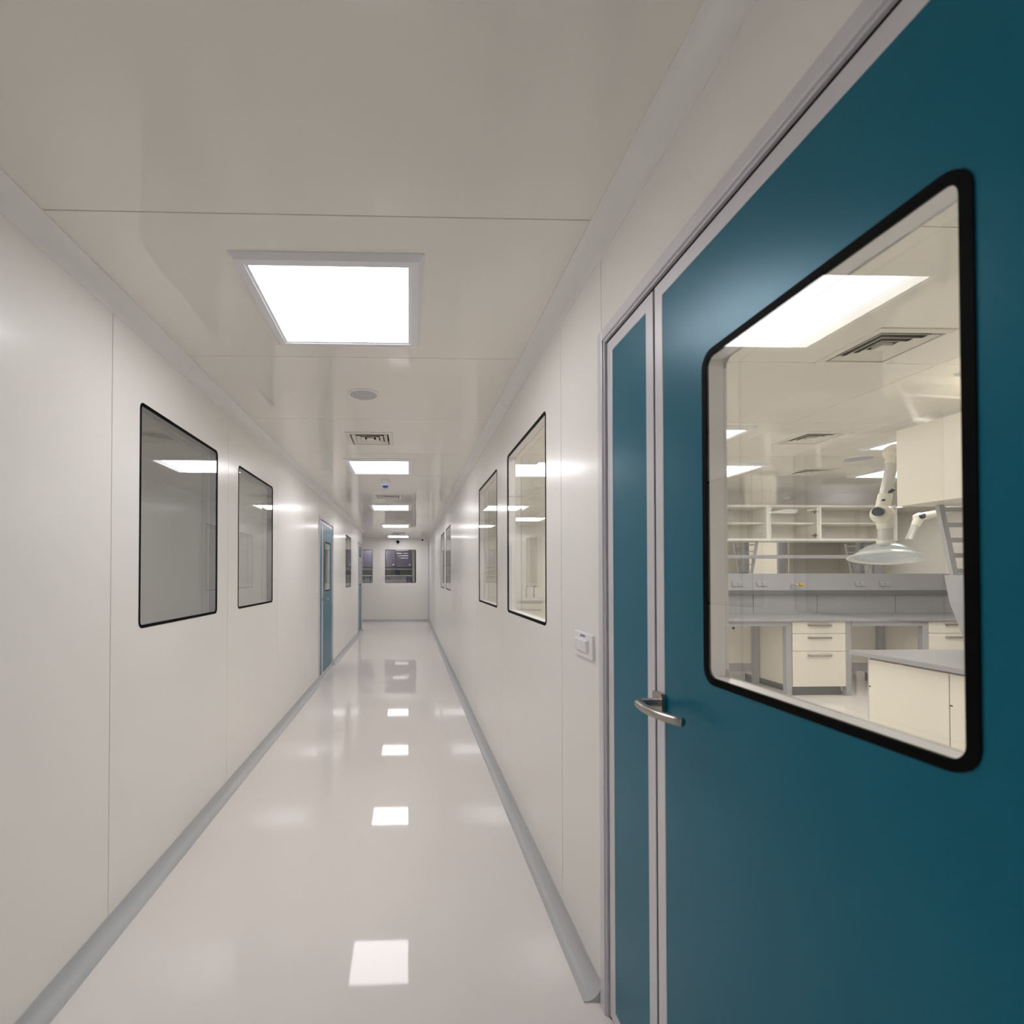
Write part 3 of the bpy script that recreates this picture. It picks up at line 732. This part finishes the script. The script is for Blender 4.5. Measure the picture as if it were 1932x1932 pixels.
# ---- extraction arm (Y 3.42, D 3.5)
def P(px, py, D=3.5):
    X = (px-770)*D/930; return Vector((X, D-0.0262*X, CAMZ+(1085-py)*D/930))
YA = P(1672, 1050).y
t = thing('extraction_arm', 'white jointed extraction arm with a clear dome hood over the lab bench', 'extraction arm', (P(1672, 1050).x, YA, P(1672, 1055).z))
def pa(px, py): v = P(px, py); return Vector((v.x, YA, v.z))
E2 = pa(1664, 966); E1 = pa(1690, 853); HT = pa(1671, 1020)
bm = bmesh.new(); tube(bm, [E1 + (E2-E1)*0.15, E1 + (E2-E1)*0.72], 0.034, 28)
obj('upper_tube', bm, 'arm_tube', t, smooth=True)
bm = bmesh.new(); d = (E2-E1)
tube(bm, [E1 + d*0.70, E1 + d*0.70 + d.normalized()*0.004, E2], [0.036, 0.040, 0.042], 28)
KN = Vector((-0.86, -0.51, 0.0)); KM = KN.to_track_quat('Z', 'Y').to_matrix()
lathe(bm, [(0.003, -0.052), (0.044, -0.050), (0.062, -0.036), (0.069, 0), (0.062, 0.036), (0.044, 0.050), (0.034, 0.056), (0.003, 0.056)], E2 + Vector((0.006, 0, -0.016)), 36, KM)
tube(bm, [E2 + Vector((0.015, 0, -0.02)), HT + Vector((0, 0, 0.105)), HT + Vector((0, 0, 0.085))], [0.048, 0.048, 0.047], 28)
j = obj('lower_joint', bm, 'arm_white', t, smooth=True, bev=0.0)
bm = bmesh.new(); kc = E2 + KN*0.092 + Vector((0, 0, -0.002))
tube(bm, [kc - KN*0.045, kc, kc + KN*0.004], [0.030, 0.031, 0.028], 28)
obj('friction_knob', bm, 'knob', j, smooth=True)
bm = bmesh.new(); q = E2 + Vector((-0.018, -0.036, 0.080)); tube(bm, [q + Vector((0, 0.012, 0)), q + Vector((0, -0.004, 0))], 0.007, 12)
obj('screw', bm, 'knob', j)
bm = bmesh.new(); q = E1 + d*0.66 + Vector((0.004, -0.037, 0))
for a_, b_, r0, r1 in ((-0.032, -0.012, 0.002, 0.012), (-0.012, 0.012, 0.012, 0.012), (0.012, 0.032, 0.012, 0.002)):
    u = Vector((0.85, 0, 0.52)); tube(bm, [q + u*a_, q + u*b_], [r0, r1], 10)
obj('damper_lever', bm, 'knob', t)
bm = bmesh.new()
lathe(bm, [(0.003, -0.048), (0.042, -0.048), (0.056, -0.034), (0.062, 0), (0.056, 0.034), (0.042, 0.048), (0.003, 0.048)], E1, 32, Matrix.Rotation(PI/2, 3, 'X'))
tube(bm, [E1, E1 + d*0.20, E1 + d*0.205], [0.044, 0.040, 0.036], 28)
E0 = E1 + Vector((0.62, 0, 0.03))
j = obj('upper_joint', bm, 'arm_white', t, smooth=True)
bm = bmesh.new(); kc = E1 + Vector((0.022, -0.042, 0.008)); tube(bm, [kc + Vector((0, 0.03, 0)), kc, kc + Vector((0, -0.004, 0))], [0.025, 0.025, 0.022], 24)
obj('friction_knob', bm, 'knob', j, smooth=True)
bm = bmesh.new(); tube(bm, [E1 + Vector((0.05, 0, 0.002)), E0], 0.034, 28)
obj('horizontal_tube', bm, 'arm_tube', t, smooth=True)
bm = bmesh.new()
lathe(bm, [(0.003, -0.06), (0.055, -0.06), (0.07, -0.04), (0.07, 0.03), (0.055, HZ-0.02-E0.z), (0.11, HZ-0.018-E0.z), (0.11, HZ-E0.z), (0.003, HZ-E0.z)], E0, 32)
obj('ceiling_mount', bm, 'arm_white', t, smooth=True)
bm = bmesh.new(); tube(bm, [HT + Vector((0, 0, 0.09)), HT], 0.042, 28)
obj('lower_tube', bm, 'arm_tube', t, smooth=True)
tilt = Matrix.Rotation(math.radians(-10.5), 3, Vector((0.709, -0.705, 0)))
bm = bmesh.new(); lathe(bm, [(0.043, 0.004), (0.050, 0.002), (0.050, -0.026), (0.044, -0.028), (0.038, -0.028), (0.038, 0.004)], HT, 32, None, True)
obj('hood_collar', bm, 'arm_white', t, smooth=True)
prof = [(0.044, -0.024), (0.075, -0.029), (0.112, -0.045), (0.145, -0.070), (0.165, -0.100)]
inner = [(r-0.003, z-0.003) for r, z in prof[::-1]]
bm = bmesh.new(); lathe(bm, prof + inner, HT - Vector((0, 0, 0.004)), 56, tilt, True)
hd = obj('hood', bm, 'hoodpl', t, smooth=True)
bm = bmesh.new(); lathe(bm, [(0.162, -0.094), (0.168, -0.096), (0.186, -0.110), (0.213, -0.121), (0.214, -0.126), (0.196, -0.131), (0.168, -0.122), (0.161, -0.106)], HT - Vector((0, 0, 0.004)), 56, tilt, True)
obj('hood_rim', bm, 'rim', hd, smooth=True)

# ---- second arm further away
D2 = 5.0
def pb(px, py): v = P(px, py, D2); return Vector((v.x, D2-0.15, v.z))
t = thing('extraction_arm', 'smaller distant extraction arm with drooping tube behind the grey bracket', 'extraction arm', pb(1712, 1018))
bm = bmesh.new(); tube(bm, [pb(1760, 971), pb(1820, 952), pb(1870, 938)], 0.032, 24); obj('upper_tube', bm, 'arm_tube', t, smooth=True)
bm = bmesh.new(); tube(bm, [pb(1726, 988), pb(1712, 1019)], 0.032, 24); obj('lower_tube', bm, 'arm_tube', t, smooth=True)
bm = bmesh.new(); c2 = pb(1733, 976)
lathe(bm, [(0.003, -0.04), (0.035, -0.04), (0.048, 0), (0.035, 0.04), (0.003, 0.04)], c2, 28, Matrix.Rotation(PI/2, 3, 'X'))
tube(bm, [c2, pb(1762, 970)], [0.042, 0.036], 24); tube(bm, [c2, pb(1724, 993)], [0.042, 0.036], 24)
j = obj('joint', bm, 'arm_white', t, smooth=True)
bm = bmesh.new(); k2 = c2 + Vector((-0.02, -0.05, 0.004)); tube(bm, [k2 + Vector((0.02, 0.06, 0)), k2, k2 + Vector((0, -0.004, 0))], [0.024, 0.025, 0.022], 20)
obj('friction_knob', bm, 'knob', j, smooth=True)
bm = bmesh.new(); q = pb(1870, 938); lathe(bm, [(0.003, -0.07), (0.06, -0.06), (0.07, 0), (0.055, 0.06), (0.055, HZ-0.02-q.z), (0.11, HZ-0.018-q.z), (0.11, HZ-q.z), (0.003, HZ-q.z)], q, 28)
obj('ceiling_mount', bm, 'arm_white', t, smooth=True)

# ---- bent steel pipe seen behind the far bench
bm = bmesh.new()
pts = [Vector((4.86, 7.62, HZ)), Vector((4.86, 7.62, 1.60))]
for k in range(1, 7):
    a = math.radians(15*k); pts.append(Vector((4.86-0.09*(1-math.cos(a)), 7.62, 1.60-0.09*math.sin(a))))
pts.append(Vector((4.70, 7.62, 1.51))); tube(bm, pts, 0.030, 18); tube(bm, [(4.72, 7.62, 1.51), (4.69, 7.62, 1.51)], 0.05, 18)
obj('steel_pipe', bm, 'chrome', None, 'bent polished steel pipe hanging behind the far lab bench', 'pipe', smooth=True)
# ---- fume cupboard and bench at the far wall
t = thing('fume_cupboard', 'grey framed fume cupboard behind the far bench, seen under the glass cabinets', 'fume cupboard', (7.4, 8.8, 0))
obj('base', B((6.47, 8.27, 8.45, 9.25, 0, 0.9)), 'cream', t)
obj('work_surface', B((6.45, 8.29, 8.40, 9.27, 0.9, 0.93)), 'grey_top', t)
obj('side_panel', B((6.45, 6.47, 8.46, 9.27, 0.93, 2.35), (8.27, 8.29, 8.46, 9.27, 0.93, 2.35)), 'cream', t)
obj('front_post', B((6.45, 6.58, 8.42, 8.459, 0.93, 2.35)), 'md_cab', t)
obj('front_post', B((8.16, 8.29, 8.42, 8.459, 0.93, 2.35)), 'md_cab', t)
obj('back_board', B((6.47, 8.27, 9.22, 9.27, 0.93, 2.35)), 'vent', t)
obj('hood_top', B((6.58, 8.16, 8.42, 9.22, 2.0, 2.35)), 'md_cab', t)
obj('sash', B((6.58, 8.16, 8.44, 8.45, 1.35, 1.995)), 'glass_cab', t)
bm = bmesh.new(); tube(bm, [(6.60, 8.41, 1.0), (6.60, 8.385, 1.02), (6.60, 8.385, 1.98), (6.60, 8.41, 2.0)], 0.014, 10); obj('grab_bar', bm, 'chrome', t)
# back wall bench
obj('worktop', B((0.72, 5.9, LYB-0.65, LYB-0.002, ZT-0.03, ZT)), 'white_lam', None, 'white worktop against the far lab wall, seen through nearest right window', 'worktop')
def simple_cab(x0, x1, lab, drawers):
    t = thing('base_cabinet', lab, 'cabinet', ((x0+x1)/2, LYB-0.3, 0), 'cabinets along the far lab wall')
    obj('carcass', B((x0+0.002, x1-0.002, LYB-0.60, LYB-0.02, 0.1, ZT-0.032)), 'white_lam', t)
    obj('plinth', B((x0+0.002, x1-0.002, LYB-0.55, LYB-0.04, 0, 0.1)), 'kick', t)
    if drawers:
        zs = [0.105, 0.45, 0.70, ZT-0.034]
        for k in range(3):
            d = obj('drawer', B((x0+0.005, x1-0.005, LYB-0.618, LYB-0.601, zs[k]+0.004, zs[k+1])), 'cream', t)
            obj('handle', B((x0+0.1, x1-0.1, LYB-0.635, LYB-0.619, zs[k+1]-0.05, zs[k+1]-0.038)), 'steel', d)
    else:
        m = (x0+x1)/2
        for a, b_ in ((x0+0.005, m-0.002), (m+0.002, x1-0.005)):
            d = obj('door', B((a, b_, LYB-0.618, LYB-0.601, 0.105, ZT-0.034)), 'cream', t)
            obj('handle', B(((a+b_)/2-0.06, (a+b_)/2+0.06, LYB-0.635, LYB-0.619, ZT-0.09, ZT-0.078)), 'steel', d)
for k in range(7):
    x = 0.74 + k*0.72
    simple_cab(x, x+0.72, ['cream cupboard by the corridor wall at the far lab wall', 'second cream unit along the far lab wall', 'third cream unit along the far lab wall, with drawers', 'fourth cream unit along the far lab wall', 'fifth cream unit along the far lab wall, with drawers', 'sixth cream unit along the far lab wall', 'last cream unit along the far lab wall, with drawers'][k], k % 2 == 0 and k > 0)
for k, x in enumerate((2.58, 2.75)):
    t = thing('bench_tap', ['slim steel tap on the far white worktop, left one', 'slim steel tap on the far white worktop, right one'][k], 'tap', (x, LYB-0.2, ZT), 'slim taps on the far white worktop')
    bm = bmesh.new(); tube(bm, [(x, LYB-0.2, ZT), (x, LYB-0.2, ZT+0.22), (x, LYB-0.23, ZT+0.26), (x, LYB-0.30, ZT+0.25)], 0.012, 10); obj('spout', bm, 'steel', t)
    bm = bmesh.new(); tube(bm, [(x-0.03, LYB-0.2, ZT+0.06), (x+0.03, LYB-0.2, ZT+0.06)], 0.008, 8); obj('handle', bm, 'steel', t)

# ================================================================== dark room beyond the end wall
def dark_cab(x0, x1, lab):
    t = thing('wall_cabinet', lab, 'cabinet', ((x0+x1)/2, 16.0, CAMZ+0.30), 'dark glossy cabinets beyond the end window')
    obj('carcass', B((x0+0.003, x1-0.003, 15.75, 16.3, CAMZ+0.25, CAMZ+0.80)), 'dk_cab', t, bev=0.004)
    d = obj('door', B((x0+0.006, x1-0.006, 15.73, 15.749, CAMZ+0.255, CAMZ+0.795)), 'dk_cab', t, bev=0.003)
    bm = bmesh.new(); tube(bm, [(x1-0.07, 15.73, CAMZ+0.33), (x1-0.07, 15.70, CAMZ+0.33)], 0.022, 12); obj('knob', bm, 'white_pl', d)
for x, lb in ((-1.55, 'dark glossy cabinet at the right edge of the half-hidden end window'), (-0.92, 'dark glossy cabinet at the left of the end window'), (-0.40, 'dark glossy cabinet in the middle of the end window')):
    dark_cab(x, x+0.52, lb)
obj('shelf_board', B((-1.6, 0.12, 15.75, 16.3, CAMZ+0.175, CAMZ+0.205)), 'md_cab', None, 'grey shelf below the dark cabinets beyond the end window', 'shelf')
obj('worktop', B((-1.6, 0.12, 15.70, 16.35, CAMZ-0.035, CAMZ-0.005)), 'light_grey', None, 'pale bench top seen through the end window', 'worktop')
for k, x in enumerate((-1.58, -1.2, -0.78, -0.42, -0.06)):
    t = thing('storage_unit', ['grey unit under the pale bench top, farthest left', 'grey unit under the pale bench top, second from left', 'grey unit under the pale bench top, third from left', 'grey unit under the pale bench top, fourth from left', 'dark narrow unit under the pale bench top, rightmost'][k], 'cabinet', (x+0.17, 16.0, 0), 'grey units beyond the end window')
    x1 = x + (0.36 if k < 4 else 0.17)
    obj('carcass', B((x, x1, 15.76, 16.3, 0, CAMZ-0.037)), 'md_cab' if k < 4 else 'dk_cab', t, bev=0.003)
    obj('door', B((x+0.006, x1-0.006, 15.742, 15.759, 0.1, CAMZ-0.05)), 'md_cab' if k < 4 else 'dk_cab', t, bev=0.003)
    bm = bmesh.new(); tube(bm, [(x+0.17, 15.742, CAMZ-0.12), (x+0.17, 15.72, CAMZ-0.12)], 0.018, 12); obj('knob', bm, 'dark', t)
obj('rack_panel', B((-0.42, -0.28, 16.31, 16.34, CAMZ-0.004, CAMZ+0.174)), 'teal', None, 'small teal panel behind the shelf beyond the end window', 'panel')
obj('partition', B((0.14, 0.20, 15.2, 16.9, 0, HZ-0.001)), 'dim_wall', None, 'grey partition at right inside the end window', 'partition')
